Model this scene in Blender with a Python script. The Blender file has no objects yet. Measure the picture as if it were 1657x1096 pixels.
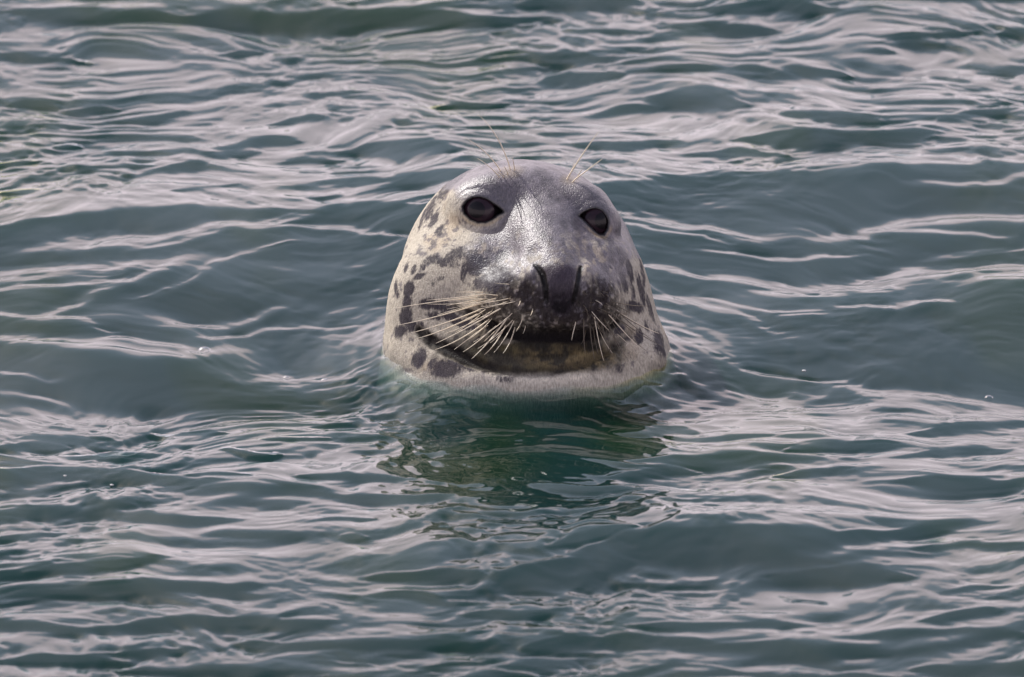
import bpy, math, random
import numpy as np
from mathutils import Vector, Matrix

random.seed(7)
RNG = np.random.default_rng(11)
C = bpy.context.scene.collection
scene = bpy.context.scene
R = math.radians

# ------------------------------------------------------------------ camera
S = 0.000755                 # metres per photograph pixel at the seal
PITCH = R(18.0)              # camera looks down on the sea by this much
DIST = 15.0
CX, CY = 828.5, 548.0
cp, sp = math.cos(PITCH), math.sin(PITCH)
CAM = np.array([0.0, -DIST * cp, DIST * sp])
AX_U = np.array([1.0, 0, 0])
AX_V = np.array([0.0, sp, cp])
AX_W = np.array([0.0, -cp, sp])      # towards the camera

cam_d = bpy.data.cameras.new('camera')
cam_d.sensor_width = 36.0
cam_d.lens = 36.0 * DIST / (1657 * S)
cam_d.clip_start = 0.5
cam_d.clip_end = 6000
cam_d.dof.use_dof = True
cam_d.dof.focus_distance = DIST - 0.13
cam_d.dof.aperture_fstop = 9.0
cam = bpy.data.objects.new('camera', cam_d)
C.objects.link(cam)
cam.location = CAM
cam.rotation_euler = (math.pi / 2 - PITCH, 0, 0)
scene.camera = cam

# ------------------------------------------------------------------ sky, sun, exposure
SUN_V = np.array([-0.50, 0.78, -0.28])            # direction to the sun in the view frame
sd = SUN_V[0] * AX_U + SUN_V[1] * AX_V + SUN_V[2] * AX_W
sd = sd / np.linalg.norm(sd)
SUN_EL = math.asin(sd[2])
SUN_AZ = math.atan2(sd[0], sd[1])                # clockwise from +Y

world = bpy.data.worlds.new('World')
scene.world = world
world.use_nodes = True
nt = world.node_tree
nt.nodes.clear()
w_out = nt.nodes.new('ShaderNodeOutputWorld')
w_bg = nt.nodes.new('ShaderNodeBackground')
w_bg.inputs['Strength'].default_value = 0.15
sky = nt.nodes.new('ShaderNodeTexSky')
sky.sky_type = 'NISHITA'
sky.sun_disc = False
sky.sun_elevation = SUN_EL
sky.sun_rotation = SUN_AZ
sky.air_density = 1.0
sky.dust_density = 2.5
sky.ozone_density = 1.0
# thin high cloud all over the dome
tc = nt.nodes.new('ShaderNodeTexCoord')
mp = nt.nodes.new('ShaderNodeMapping')
mp.inputs['Scale'].default_value = (1.0, 1.0, 2.6)
cn = nt.nodes.new('ShaderNodeTexNoise')
cn.inputs['Scale'].default_value = 1.3
cn.inputs['Detail'].default_value = 3
cn.inputs['Roughness'].default_value = 0.58
cr = nt.nodes.new('ShaderNodeMapRange')
cr.inputs['From Min'].default_value = 0.36
cr.inputs['From Max'].default_value = 0.62
cr.inputs['To Min'].default_value = 0.05
cr.inputs['To Max'].default_value = 0.11
mixc = nt.nodes.new('ShaderNodeMixRGB')
mixc.inputs['Color2'].default_value = (10.4, 9.0, 9.7, 1)
L = nt.links.new
L(tc.outputs['Generated'], mp.inputs['Vector'])
L(mp.outputs['Vector'], cn.inputs['Vector'])
L(cn.outputs['Fac'], cr.inputs['Value'])
# the sheet looks thicker the lower one looks through it
sx = nt.nodes.new('ShaderNodeSeparateXYZ'); L(tc.outputs['Generated'], sx.inputs['Vector'])
mz = nt.nodes.new('ShaderNodeMath'); mz.operation = 'MAXIMUM'; mz.inputs[1].default_value = 0.02
L(sx.outputs['Z'], mz.inputs[0])
dv = nt.nodes.new('ShaderNodeMath'); dv.operation = 'DIVIDE'; L(cr.outputs['Result'], dv.inputs[0]); L(mz.outputs['Value'], dv.inputs[1])
ng = nt.nodes.new('ShaderNodeMath'); ng.operation = 'MULTIPLY'; ng.inputs[1].default_value = -1.0; L(dv.outputs['Value'], ng.inputs[0])
xp = nt.nodes.new('ShaderNodeMath'); xp.operation = 'EXPONENT'; L(ng.outputs['Value'], xp.inputs[0])
om = nt.nodes.new('ShaderNodeMath'); om.operation = 'SUBTRACT'; om.inputs[0].default_value = 1.0; L(xp.outputs['Value'], om.inputs[1])
# a bright bank of cloud lies along the whole horizon, with a ragged top
bk = nt.nodes.new('ShaderNodeMath'); bk.operation = 'MULTIPLY_ADD'; bk.inputs[1].default_value = 0.14; L(cn.outputs['Fac'], bk.inputs[0]); L(sx.outputs['Z'], bk.inputs[2])
bm = nt.nodes.new('ShaderNodeMapRange'); bm.interpolation_type = 'SMOOTHSTEP'
bm.inputs['From Min'].default_value = 0.365; bm.inputs['From Max'].default_value = 0.465
bm.inputs['To Min'].default_value = 1.0; bm.inputs['To Max'].default_value = 0.0
L(bk.outputs['Value'], bm.inputs['Value'])
mb = nt.nodes.new('ShaderNodeMath'); mb.operation = 'MAXIMUM'; L(om.outputs['Value'], mb.inputs[0]); L(bm.outputs['Result'], mb.inputs[1])
L(mb.outputs['Value'], mixc.inputs['Fac'])
L(sky.outputs['Color'], mixc.inputs['Color1'])
L(mixc.outputs['Color'], w_bg.inputs['Color'])
L(w_bg.outputs['Background'], w_out.inputs['Surface'])

sun_d = bpy.data.lights.new('sun', 'SUN')
sun_d.energy = 5.0
sun_d.angle = R(0.5)
sun_d.color = (1.0, 0.97, 0.92)
sun = bpy.data.objects.new('sun', sun_d)
C.objects.link(sun)
sun.rotation_euler = Vector(-sd).to_track_quat('-Z', 'Y').to_euler()

scene.view_settings.view_transform = 'Standard'
scene.view_settings.look = 'None'
scene.view_settings.exposure = 0.3
scene.view_settings.gamma = 1.0
scene.view_settings.use_curve_mapping = False
try:
    scene.cycles.use_denoising = True
    scene.cycles.denoiser = 'OPENIMAGEDENOISE'
    scene.cycles.max_bounces = 8
    scene.cycles.volume_bounces = 2
    scene.cycles.transparent_max_bounces = 12
    scene.cycles.caustics_reflective = False
    scene.cycles.caustics_refractive = False
    scene.cycles.sample_clamp_indirect = 6.0
except Exception as e:
    print(e)


# ------------------------------------------------------------------ numeric helpers
def hash3(ix, iy, iz, seed=0):
    h = (ix.astype(np.int64) * 374761393 + iy.astype(np.int64) * 668265263 +
         iz.astype(np.int64) * 2147483647 + seed * 1274126177) & 0xffffffff
    h = ((h ^ (h >> 13)) * 1274126177) & 0xffffffff
    h = ((h ^ (h >> 16)) * 2246822519) & 0xffffffff
    return ((h ^ (h >> 15)) & 0xffff).astype(np.float32) / 65535.0


def vnoise3(p, seed=0):
    """smooth value noise, -1..1"""
    i = np.floor(p).astype(np.int64)
    f = (p - i).astype(np.float32)
    f = f * f * f * (f * (f * 6 - 15) + 10)
    out = 0
    for dx in (0, 1):
        wx = f[:, 0] if dx else 1 - f[:, 0]
        for dy in (0, 1):
            wy = f[:, 1] if dy else 1 - f[:, 1]
            for dz in (0, 1):
                wz = f[:, 2] if dz else 1 - f[:, 2]
                out = out + wx * wy * wz * hash3(i[:, 0] + dx, i[:, 1] + dy, i[:, 2] + dz, seed)
    return out * 2 - 1


def fbm3(p, octaves=4, gain=0.5, seed=0):
    a, s, t = 1.0, 0.0, 0.0
    for o in range(octaves):
        s = s + a * vnoise3(p * (2.03 ** o) + o * 17.3, seed + o)
        t += a
        a *= gain
    return s / t


def vnoise2(x, y, seed=0):
    ix = np.floor(x).astype(np.int64); iy = np.floor(y).astype(np.int64)
    fx = (x - ix); fy = (y - iy)
    fx = fx * fx * fx * (fx * (fx * 6 - 15) + 10)
    fy = fy * fy * fy * (fy * (fy * 6 - 15) + 10)
    z = np.zeros_like(ix)
    a = hash3(ix, iy, z, seed); b = hash3(ix + 1, iy, z, seed)
    c = hash3(ix, iy + 1, z, seed); d = hash3(ix + 1, iy + 1, z, seed)
    return ((a * (1 - fx) + b * fx) * (1 - fy) + (c * (1 - fx) + d * fx) * fy) * 2 - 1


def sstep(a, b, x):
    t = np.clip((x - a) / (b - a), 0, 1)
    return t * t * (3 - 2 * t)


def view_to_world(q):
    """(pixel x, -pixel y, depth towards camera in pixels) -> world metres, true perspective"""
    q = np.asarray(q, dtype=np.float64)
    k = (DIST - q[..., 2] * S) / DIST
    u = (q[..., 0] - CX) * S * k
    v = (q[..., 1] + CY) * S * k
    w = q[..., 2] * S
    return u[..., None] * AX_U + v[..., None] * AX_V + w[..., None] * AX_W


def world_to_px(x, y, z):
    u = x
    v = y * sp + z * cp
    w = -y * cp + z * sp
    k = DIST / (DIST - w)
    return CX + u * k / S, CY - v * k / S


def mesh_np(name, co, faces, smooth=True):
    """mesh from numpy: faces is an (n,4) or (n,3) int array"""
    me = bpy.data.meshes.new(name)
    n, k = faces.shape
    me.vertices.add(len(co))
    me.vertices.foreach_set('co', np.ascontiguousarray(co, dtype=np.float32).ravel())
    me.loops.add(n * k)
    me.loops.foreach_set('vertex_index', np.ascontiguousarray(faces, dtype=np.int32).ravel())
    me.polygons.add(n)
    me.polygons.foreach_set('loop_start', np.arange(0, n * k, k, dtype=np.int32))
    me.polygons.foreach_set('loop_total', np.full(n, k, dtype=np.int32))
    me.update(calc_edges=True)
    if smooth:
        me.polygons.foreach_set('use_smooth', np.ones(n, dtype=bool))
    me.validate()
    return me


def link(name, me, mat=None, parent=None):
    o = bpy.data.objects.new(name, me)
    C.objects.link(o)
    if mat:
        me.materials.append(mat)
    if parent:
        o.parent = parent
    return o


def new_mat(name):
    m = bpy.data.materials.new(name)
    m.use_nodes = True
    t = m.node_tree
    t.nodes.clear()
    out = t.nodes.new('ShaderNodeOutputMaterial')
    return m, t, out


# ================================================================== THE SEAL'S SHAPE (used by the water that meets it, too)
# sculpted in the view frame: X = photograph column, V = -row, W = depth towards the camera (all in pixels)
def smin(a, b, k):
    hh = np.clip(0.5 + 0.5 * (b - a) / k, 0, 1)
    return b * (1 - hh) + a * hh - k * hh * (1 - hh)

def smax(a, b, k):
    return -smin(-a, -b, k)

def ell(p, c, r, rot=0.0, yaw=0.0):
    """ellipsoid, turned by rot in the picture plane (clockwise as seen) then yawed about the vertical"""
    x = p[:, 0] - c[0]; y = p[:, 1] + c[1]; z = p[:, 2] - c[2]
    if yaw:
        a, b = math.cos(yaw), math.sin(yaw)
        x, z = a * x - b * z, b * x + a * z
    if rot:
        a, b = math.cos(rot), math.sin(rot)
        x, y = a * x - b * y, b * x + a * y
    k0 = np.sqrt((x / r[0]) ** 2 + (y / r[1]) ** 2 + (z / r[2]) ** 2) + 1e-6
    k1 = np.sqrt((x / r[0] ** 2) ** 2 + (y / r[1] ** 2) ** 2 + (z / r[2] ** 2) ** 2) + 1e-9
    return np.where(k0 < 0.05, -min(r) + 0 * k0, k0 * (k0 - 1) / k1)

def cone(p, a, b, ra, rb):
    a = np.array([a[0], -a[1], a[2]], dtype=np.float32); b = np.array([b[0], -b[1], b[2]], dtype=np.float32)
    d = b - a
    t = np.clip(((p - a) @ d) / (d @ d), 0, 1)
    q = p - a - t[:, None] * d
    return np.sqrt((q * q).sum(1)) - (ra + (rb - ra) * t)

def capline(p, pts, rad):
    """distance to a polyline tube with a radius per point"""
    best = None
    for (a, b, ra, rb) in zip(pts[:-1], pts[1:], rad[:-1], rad[1:]):
        d = cone(p, a, b, ra, rb)
        best = d if best is None else np.minimum(best, d)
    return best

#            row    cx    a     W0     b
BELL = np.array([
 [330, 843, 140, -5, 118],
 [400, 841, 177, 0, 138],
 [440, 841, 194, 8, 150],
 [470, 842, 206, 16, 160],
 [505, 844, 217, 24, 172],
 [545, 850, 230, 34, 188],
 [575, 853, 236, 36, 204],
 [610, 854, 243, 34, 216],
 [640, 855, 249, 28, 226],
 [760, 857, 262, -12, 246],
 [950, 860, 285, -75, 268],
 [1300, 865, 300, -190, 280]], dtype=np.float32)

EYE_L = dict(c=(779, 341, 108), r=33)
EYE_R = dict(c=(963, 357, 104), r=33)

def bell(p):
    row = -p[:, 1]
    cx = np.interp(row, BELL[:, 0], BELL[:, 1]); a = np.interp(row, BELL[:, 0], BELL[:, 2])
    w0 = np.interp(row, BELL[:, 0], BELL[:, 3]); b = np.interp(row, BELL[:, 0], BELL[:, 4])
    k = (np.abs((p[:, 0] - cx) / a) ** 2.1 + np.abs((p[:, 2] - w0) / b) ** 2.1) ** (1 / 2.1)
    d = (k - 1) * np.minimum(a, b) * 0.95
    d = smax(d, row - 1000, 90)                 # rounded off far below the surface
    d = smax(d, 345 - row, 60)
    return d

def superell(p, c, r, n):
    x = np.abs((p[:, 0] - c[0]) / r[0]); y = np.abs((p[:, 1] + c[1]) / r[1]); z = np.abs((p[:, 2] - c[2]) / r[2])
    k = (x ** n + y ** n + z ** n) ** (1 / n)
    return (k - 1) * min(r) * 0.95

def sdf(p):
    p = p.astype(np.float32)
    d = bell(p)
    d = smin(d, superell(p, (841, 418, -8), (179, 160, 144), 2.0), 26)
    near = (p[:, 2] > -60) & (p[:, 1] > -700) & (d < 260)
    q = p[near]
    if len(q):
        e = d[near]
        # cheeks
        e = smin(e, ell(q, (722, 478, 92), (82, 88, 78)), 50)
        e = smin(e, ell(q, (990, 478, 84), (52, 88, 80)), 46)
        # neck roll under the jaw
        e = smin(e, capline(q, [(660, 570, 112), (720, 603, 174), (790, 622, 214), (860, 628, 228), (930, 618, 218), (1000, 598, 182), (1050, 576, 132)],
                            [21, 26, 29, 30, 30, 30, 25]), 22)
        # brow ridges
        e = smin(e, ell(q, (790, 316, 86), (64, 36, 42), rot=-0.25), 34)
        e = smin(e, ell(q, (947, 331, 82), (44, 34, 42), rot=0.45), 34)
        # snout, from the forehead to the nose
        e = smin(e, cone(q, (868, 345, 56), (893, 440, 190), 68, 56), 34)
        e = smin(e, cone(q, (880, 400, 130), (903, 466, 222), 62, 46), 26)
        # cheek flesh that carries the muzzle into the face
        e = smin(e, ell(q, (786, 446, 120), (58, 62, 64)), 46)
        e = smin(e, ell(q, (966, 440, 128), (36, 54, 60)), 40)
        # whisker pads
        e = smin(e, ell(q, (838, 487, 196), (66, 50, 62), rot=0.12), 40)
        e = smin(e, ell(q, (953, 488, 190), (48, 52, 60), rot=-0.1), 34)
        e = smin(e, ell(q, (895, 512, 216), (62, 30, 46)), 22)
        # lower jaw
        jaw = ell(q, (862, 556, 150), (146, 47, 92), rot=-0.03)
        jaw = smin(jaw, ell(q, (872, 560, 186), (92, 38, 62)), 24)
        e = smin(e, jaw, 5)
        # nose pad and the two fleshy wings beside it
        e = smin(e, ell(q, (905, 458, 230), (33, 38, 42)), 22)
        e = smin(e, ell(q, (864, 452, 224), (19, 32, 38), rot=-0.42), 14)
        e = smin(e, ell(q, (945, 456, 220), (14, 31, 36), rot=0.22), 12)
        e = smin(e, ell(q, (905, 505, 250), (20, 18, 22)), 16)
        # groove above the left wing
        e = smax(e, -capline(q, [(862, 402, 238), (846, 414, 246), (838, 432, 252)], [8, 11, 7]), 18)
        # nostril slits
        for sl in NOSTRILS:
            e = smax(e, -capline(q, sl[0], sl[1]), 3)
        # the mouth: a crease that runs from under the muzzle up to the corner on each side
        e = smax(e, -capline(q, MOUTH, MOUTH_R), 9)
        # crease between jaw and neck roll
        e = smax(e, -capline(q, CREASE, CREASE_R), 9)
        # folds of the upper lids
        for fold in (LID_L, LID_R):
            if fold:
                e = smax(e, -capline(q, fold, [1.5, 3, 3.5, 3, 1.5]), 7)
        for eye, tilt, cw, hgt in ((EYE_L, 0.0, 1, 1), (EYE_R, 0.5, 1, 1)):
            cx, cy, cw_ = eye['c']
            # lids bulge over the ball
            bulge = ell(q, (cx, cy - 1, cw_ - 4), (44, 34, 37), rot=tilt)
            e = smin(e, bulge, 14)
        e = smax(e, -almond(q, EYE_L, 'L'), 5)
        e = smax(e, -almond(q, EYE_R, 'R'), 5)
        d[near] = e
    return d

# outlines of the eye openings, photograph pixels
OUT_L = [(748, 335), (754, 326), (764, 320), (775, 319), (788, 323), (800, 331), (809, 338), (814, 343), (806, 347), (797, 354), (786, 359), (772, 359), (760, 354), (751, 345)]
OUT_R = [(937, 349), (948, 342), (958, 338), (967, 338), (976, 342), (982, 350), (985, 360), (983, 371), (977, 379), (969, 378), (960, 371), (951, 362), (944, 355)]

def poly_sd(x, y, pts):
    """signed distance to a closed polygon, negative inside"""
    pts = np.array(pts, dtype=np.float32)
    d = np.full(x.shape, 1e9, dtype=np.float32); inside = np.zeros(x.shape, bool)
    n = len(pts)
    for i in range(n):
        a = pts[i]; b = pts[(i + 1) % n]
        ex, ey = b - a
        wx, wy = x - a[0], y - a[1]
        t_ = np.clip((wx * ex + wy * ey) / (ex * ex + ey * ey), 0, 1)
        d = np.minimum(d, (wx - ex * t_) ** 2 + (wy - ey * t_) ** 2)
        c = ((a[1] <= y) != (b[1] <= y))
        if ey != 0:
            c &= (x < a[0] + ex * (y - a[1]) / ey)
            inside ^= c
    d = np.sqrt(d)
    return np.where(inside, -d, d)

def almond(q, eye, side):
    out = np.full(len(q), 60.0, dtype=np.float32)
    cx, cy, cw = eye['c']
    m = (np.abs(q[:, 0] - cx) < 70) & (np.abs(q[:, 1] + cy) < 60) & (q[:, 2] > cw - 50)
    if m.any():
        s = q[m]
        # the opening is cut along the eye's own axis, which looks outward a little
        k = -0.08 if side == 'L' else 0.12
        x = s[:, 0] - k * (s[:, 2] - (cw + 30))
        pd = poly_sd(x, -s[:, 1], OUT_L if side == 'L' else OUT_R) + 1.0
        out[m] = np.maximum(pd, (cw + 4) - s[:, 2])
    return out

def front(points, off=0.0, start=330.0):
    """first surface met along the view at given photograph pixels"""
    pts = np.array([[a, -b, start] for a, b in points], dtype=np.float32)
    for _ in range(140):
        dd = sdf(pts)
        pts[:, 2] -= np.clip(dd * 0.7, -3, 12)
    pts[:, 2] += off
    return pts

LID_L, LID_R = None, None
NOSTRILS = []
MOUTH, MOUTH_R, CREASE, CREASE_R = [(0, 9e3, 0), (9, 9e3, 0)], [1, 1], [(0, 9e3, 0), (9, 9e3, 0)], [1, 1]


# ================================================================== WATER
#@@WATER_BEGIN
FX0, FX1, FY0, FY1 = -0.86, 0.86, -1.85, 2.05
DX, DY = 0.0024, 0.0029
xs_f = np.arange(FX0, FX1 + 1e-6, DX)
ys_f = np.arange(FY0, FY1 + 1e-6, DY)
def outward(edge, step, far, sign):
    out, d = [], step
    p = edge
    while abs(p) < far:
        d *= 1.16
        p = p + sign * d
        out.append(p)
    return out
xs = np.array(outward(FX0, DX * 2, 2500, -1)[::-1] + list(xs_f) + outward(FX1, DX * 2, 2500, 1))
ys = np.array(outward(FY0, DY * 2, 2500, -1)[::-1] + list(ys_f) + outward(FY1, DY * 2, 2500, 1))
NX, NY = len(xs), len(ys)
GX, GY = np.meshgrid(xs, ys)          # shape (NY, NX)

def lens(px, py, cx, cy, hw, hh, tilt=0.0, top=0.55):
    """a dark wave face seen from the front: pointed ends, crisp upper edge"""
    t = (px - cx) / hw
    yy = py - cy - tilt * (px - cx)
    e = np.clip(1 - t * t, 0, 1)
    half = hh * e
    up = sstep(-1.15, -0.75, yy / np.maximum(half, 0.5))
    dn = 1 - sstep(0.35, 1.25, yy / np.maximum(half, 0.5))
    return up * dn * sstep(0, 0.25, e)

def poly_y(px, pts):
    p = np.array(pts, dtype=float)
    return np.interp(px, p[:, 0], p[:, 1])

def streak(px, py, pts, w):
    """a thin bright line running along points"""
    p = np.array(pts, dtype=float)
    y = np.interp(px, p[:, 0], p[:, 1])
    p[0, 0] -= 40 if p[0, 0] > 5 else 160
    p[-1, 0] += 40 if p[-1, 0] < 1650 else 160
    x0, x1 = p[0, 0], p[-1, 0]
    t = np.clip((px - x0) / (x1 - x0), 0, 1)
    ww = w * (0.35 + 0.65 * np.sin(np.pi * np.clip(t, 0.02, 0.98)) ** 0.6)
    d = (py - y) / ww
    return np.exp(-d * d) * sstep(0, 0.22, t) * (1 - sstep(0.78, 1.0, t)) * ((px >= x0) & (px <= x1))

# (x, y, half width, half height, tilt) of the dark faces, photograph pixels
DARKS = [
 (150,38,190,14,0.02),(560,42,330,20,0.0),(930,22,110,20,0.03),(1260,26,120,17,0.0),(1560,8,160,9,0),
 (60,105,95,7,0.03),(385,93,46,7,0),(55,167,55,9,0),(150,172,50,8,0),(240,190,62,8,-.05),(100,203,60,6,0),
 (275,184,42,8,-.1),(25,258,62,5,0),(120,236,22,5,0),(225,268,32,5,-.2),(295,267,48,10,-.1),(420,233,72,11,-.04),
 (385,249,42,7,0),(655,238,95,22,-.05),(560,292,75,11,-.1),(690,282,95,14,-.05),(500,262,60,4,-.1),(330,300,60,4,-.1),
 (30,300,40,6,0),(130,300,30,5,-.15),(480,196,60,5,-.05),(760,175,70,6,0),(540,160,60,5,0),
 (985,67,90,7,0),(1200,60,64,13,.1),(915,104,155,8,.02),(935,134,76,13,-.12),(1125,163,92,24,.03),(1015,180,62,11,-.1),
 (1225,120,50,9,.05),(1330,118,54,10,.1),(1350,186,90,10,.05),(1495,67,95,8,0),(1412,87,28,6,0),(1300,218,130,13,-.06),
 (1465,214,78,16,-.06),(1590,185,70,10,-.1),(1640,70,40,10,-.1),(1110,120,50,6,0),(1020,230,90,9,.05),(1180,245,90,8,-.05),
 # lower half
 (100,714,95,8,0),(35,728,70,10,-.05),(410,732,40,5,0),(470,708,60,4,0),(140,742,70,6,0),(300,705,80,5,0),
 (140,778,240,20,0.0),(420,802,170,22,.02),(120,825,150,16,0),(300,838,120,12,.03),(570,770,110,8,0),(620,806,120,14,0),(350,764,60,5,0),
 (50,862,70,8,-.03),(410,868,82,12,.02),(575,871,28,6,0),(560,845,70,6,-.05),(160,911,120,10,-.05),(210,946,230,12,-.03),(700,925,110,15,.0),
 (650,965,80,9,.05),(60,1000,110,13,.03),(300,1000,260,16,-.02),(560,1030,200,17,.0),(820,985,90,12,0),(150,1048,190,12,-.03),
 (420,1066,260,16,0),(80,1088,160,9,0),(700,1082,200,16,0),(330,950,120,7,0),
 (1060,690,70,9,-.05),(1170,700,90,8,0),(1300,705,60,7,0),(1180,748,190,22,.0),(1350,722,100,12,-.05),(1560,690,110,12,-.05),(1540,730,110,9,-.1),
 (1560,786,130,16,-.05),(1330,775,70,8,-.1),(940,790,90,10,0),(1050,770,90,10,0),
 (1180,890,290,45,-.02),(920,925,130,28,-.05),(1450,860,150,14,-.1),(1350,930,130,22,-.02),(1580,880,110,12,-.06),
 (950,870,90,12,-.15),(1580,955,90,7,-.05),(1150,1008,170,10,0),(1000,1035,180,16,0),(1250,1050,200,18,0),(1480,1030,200,24,-.03),
 (1600,1075,120,18,0),(1100,1082,160,12,0),(880,1060,120,14,0),(1350,1088,140,10,0),(1560,990,70,8,-.05),
]
# bright lines on the two big faces and the dark bands
STREAKS = [
 ([(30,408),(120,392),(200,383),(260,378)],9),([(60,400),(220,392),(330,362),(420,350),(520,330)],7),
 ([(200,405),(300,385),(420,345),(470,335)],4),([(430,355),(520,356),(600,372),(670,380)],4),
 ([(0,443),(90,440),(180,432),(240,428)],10),([(0,455),(100,452),(220,440)],6),([(40,510),(100,490),(180,455),(290,420)],7),
 ([(0,500),(60,512),(130,520),(170,540)],6),([(0,545),(60,548),(140,562),(230,571),(330,568),(390,556)],9),([(100,560),(200,548),(300,558)],5),
 ([(300,515),(380,520),(440,505)],4),([(220,475),(300,450),(380,410),(470,380)],3),([(330,545),(430,525),(560,530)],3),
 ([(440,612),(520,622),(610,632)],7),([(470,630),(560,640)],4),([(0,590),(40,600),(70,615)],4),([(0,632),(60,640),(120,660)],5),
 ([(990,345),(1060,352),(1130,368),(1230,396)],8),([(1000,360),(1080,372),(1170,392)],4),
 ([(1330,392),(1400,380),(1470,362),(1540,352),(1657,352)],9),([(1420,378),(1500,376),(1620,385)],4),([(1480,300),(1560,296),(1657,280)],4),
 ([(1130,445),(1230,452),(1320,468),(1400,458),(1480,440),(1530,446),(1657,440)],9),([(1250,470),(1330,475),(1430,460)],5),([(1500,450),(1580,446),(1657,452)],6),
 ([(1040,430),(1090,440),(1150,450)],4),([(1390,497),(1440,494),(1510,487)],5),([(1060,487),(1120,492),(1180,505),(1240,528)],6),([(1160,485),(1240,500),(1310,505)],3),
 ([(1130,405),(1260,415),(1380,410)],3),([(1500,420),(1600,412),(1657,405)],3),([(1090,560),(1200,600),(1330,620)],3),([(1330,620),(1430,632),(1560,640),(1620,648)],6),
 ([(0,808),(70,810),(130,818)],5),([(110,790),(200,798),(300,800)],5),([(200,822),(300,810),(380,795)],4),([(450,805),(540,815),(620,830)],7),([(0,1018),(160,1016),(310,1012)],8),
 ([(150,1040),(260,1060),(420,1055),(560,1045)],6),([(500,1015),(640,1012),(830,1012)],8),([(380,1058),(600,1068),(700,1075),(830,1040)],9),([(620,1090),(720,1078),(830,1050)],8),
 ([(900,1066),(1000,1060),(1100,1062),(1230,1055)],9),([(1040,1085),(1150,1078)],5),([(1310,895),(1400,885),(1500,870),(1657,862)],8),([(1420,920),(1500,900),(1657,885)],10),
 ([(1300,1030),(1420,1034),(1560,1026)],7),
]
DARK_S, BRIGHT_S = 0.15, -0.125

def slope_target(px, py):
    """wanted slope along the view, and how rough the water is"""
    nz = vnoise2(px / 160.0, py / 60.0, 3) * 14 + vnoise2(px / 60.0, py / 26.0, 4) * 7
    py2 = py + nz * 0.6
    px2 = px + vnoise2(px / 90.0 + 9, py / 40.0, 5) * 18
    # the two large faces, left and right of the seal, as one band
    top = poly_y(px2, [(-400,352),(0,350),(150,340),(300,327),(420,334),(560,330),(690,330),(760,320),(900,305),(965,300),(1100,287),(1250,271),(1400,262),(1657,258),(2200,262)])
    bot = poly_y(px2, [(-400,660),(0,656),(150,660),(400,664),(560,655),(640,640),(1000,630),(1100,632),(1300,640),(1500,650),(1657,655),(2200,650)])
    face = sstep(-5, 5, py2 - top) * (1 - sstep(-14, 14, py2 - bot))
    dark = np.zeros_like(px)
    for d in DARKS:
        m = (np.abs(px2 - d[0]) < d[2] * 1.02) & (np.abs(py2 - d[1]) < d[3] * 1.4 + abs(d[4]) * d[2])
        if m.any():
            dark[m] = np.maximum(dark[m], lens(px2[m], py2[m], *d))
    st = np.zeros_like(px)
    for pts, w in STREAKS:
        m = (px2 > pts[0][0] - 160) & (px2 < pts[-1][0] + 160)
        if m.any():
            st[m] = np.maximum(st[m], streak(px2[m], py2[m], pts, w))
    dk = np.maximum(face * 0.95, dark)
    g = DARK_S * dk + BRIGHT_S * (1 - dk)
    g = g + st * (-0.19 - g * 0.85)
    rough = np.clip(1 - dk * 0.85 + st * 0.6, 0, 1)
    return g, rough

def blur_y(a, sig):
    n = a.shape[0]
    f = np.fft.rfftfreq(2 * n)
    pad = np.concatenate([a, a[::-1]], axis=0)
    F = np.fft.rfft(pad, axis=0) * np.exp(-2 * (np.pi * f * sig) ** 2)[:, None]
    return np.fft.irfft(F, n=2 * n, axis=0)[:n]

FXm, FYm = np.meshgrid(xs_f, ys_f)
h = np.zeros_like(FXm)
rough = None
for it in range(5):
    ppx, ppy = world_to_px(FXm, FYm, h)
    g, rough = slope_target(ppx.ravel(), ppy.ravel())
    g = g.reshape(FXm.shape); rough = rough.reshape(FXm.shape)
    g = blur_y(blur_y(g, 0.004 / DY).T, 0.007 / DX).T
    ghp = g - blur_y(g, 0.5 / DY)
    hn = np.cumsum(ghp, axis=0) * DY
    hn = hn - blur_y(hn, 0.7 / DY)
    # long swells must run across the view: smooth sideways whatever is long along it
    lo1 = blur_y(hn, 0.028 / DY); lo2 = blur_y(hn, 0.075 / DY)
    hn = (hn - lo1) + blur_y((lo1 - lo2).T, 0.030 / DX).T + blur_y(lo2.T, 0.085 / DX).T
    h = hn if it == 0 else 0.5 * h + 0.5 * hn

def gerst(X, Y, n, lmin, lmax, slope, spread, seed):
    rg = np.random.default_rng(seed)
    out = np.zeros_like(X)
    for i in range(n):
        lam = math.exp(rg.uniform(math.log(lmin), math.log(lmax)))
        th = rg.normal(0, spread) + math.pi / 2
        k = 2 * math.pi / lam
        ph = rg.uniform(0, 2 * math.pi)
        a = slope / k * math.sqrt(2.0 / n)
        wv = k * (math.cos(th) * X + math.sin(th) * Y) + ph
        out += a * (np.sin(wv) + 0.22 * np.sin(2 * wv + 1.2))
    return out

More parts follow.
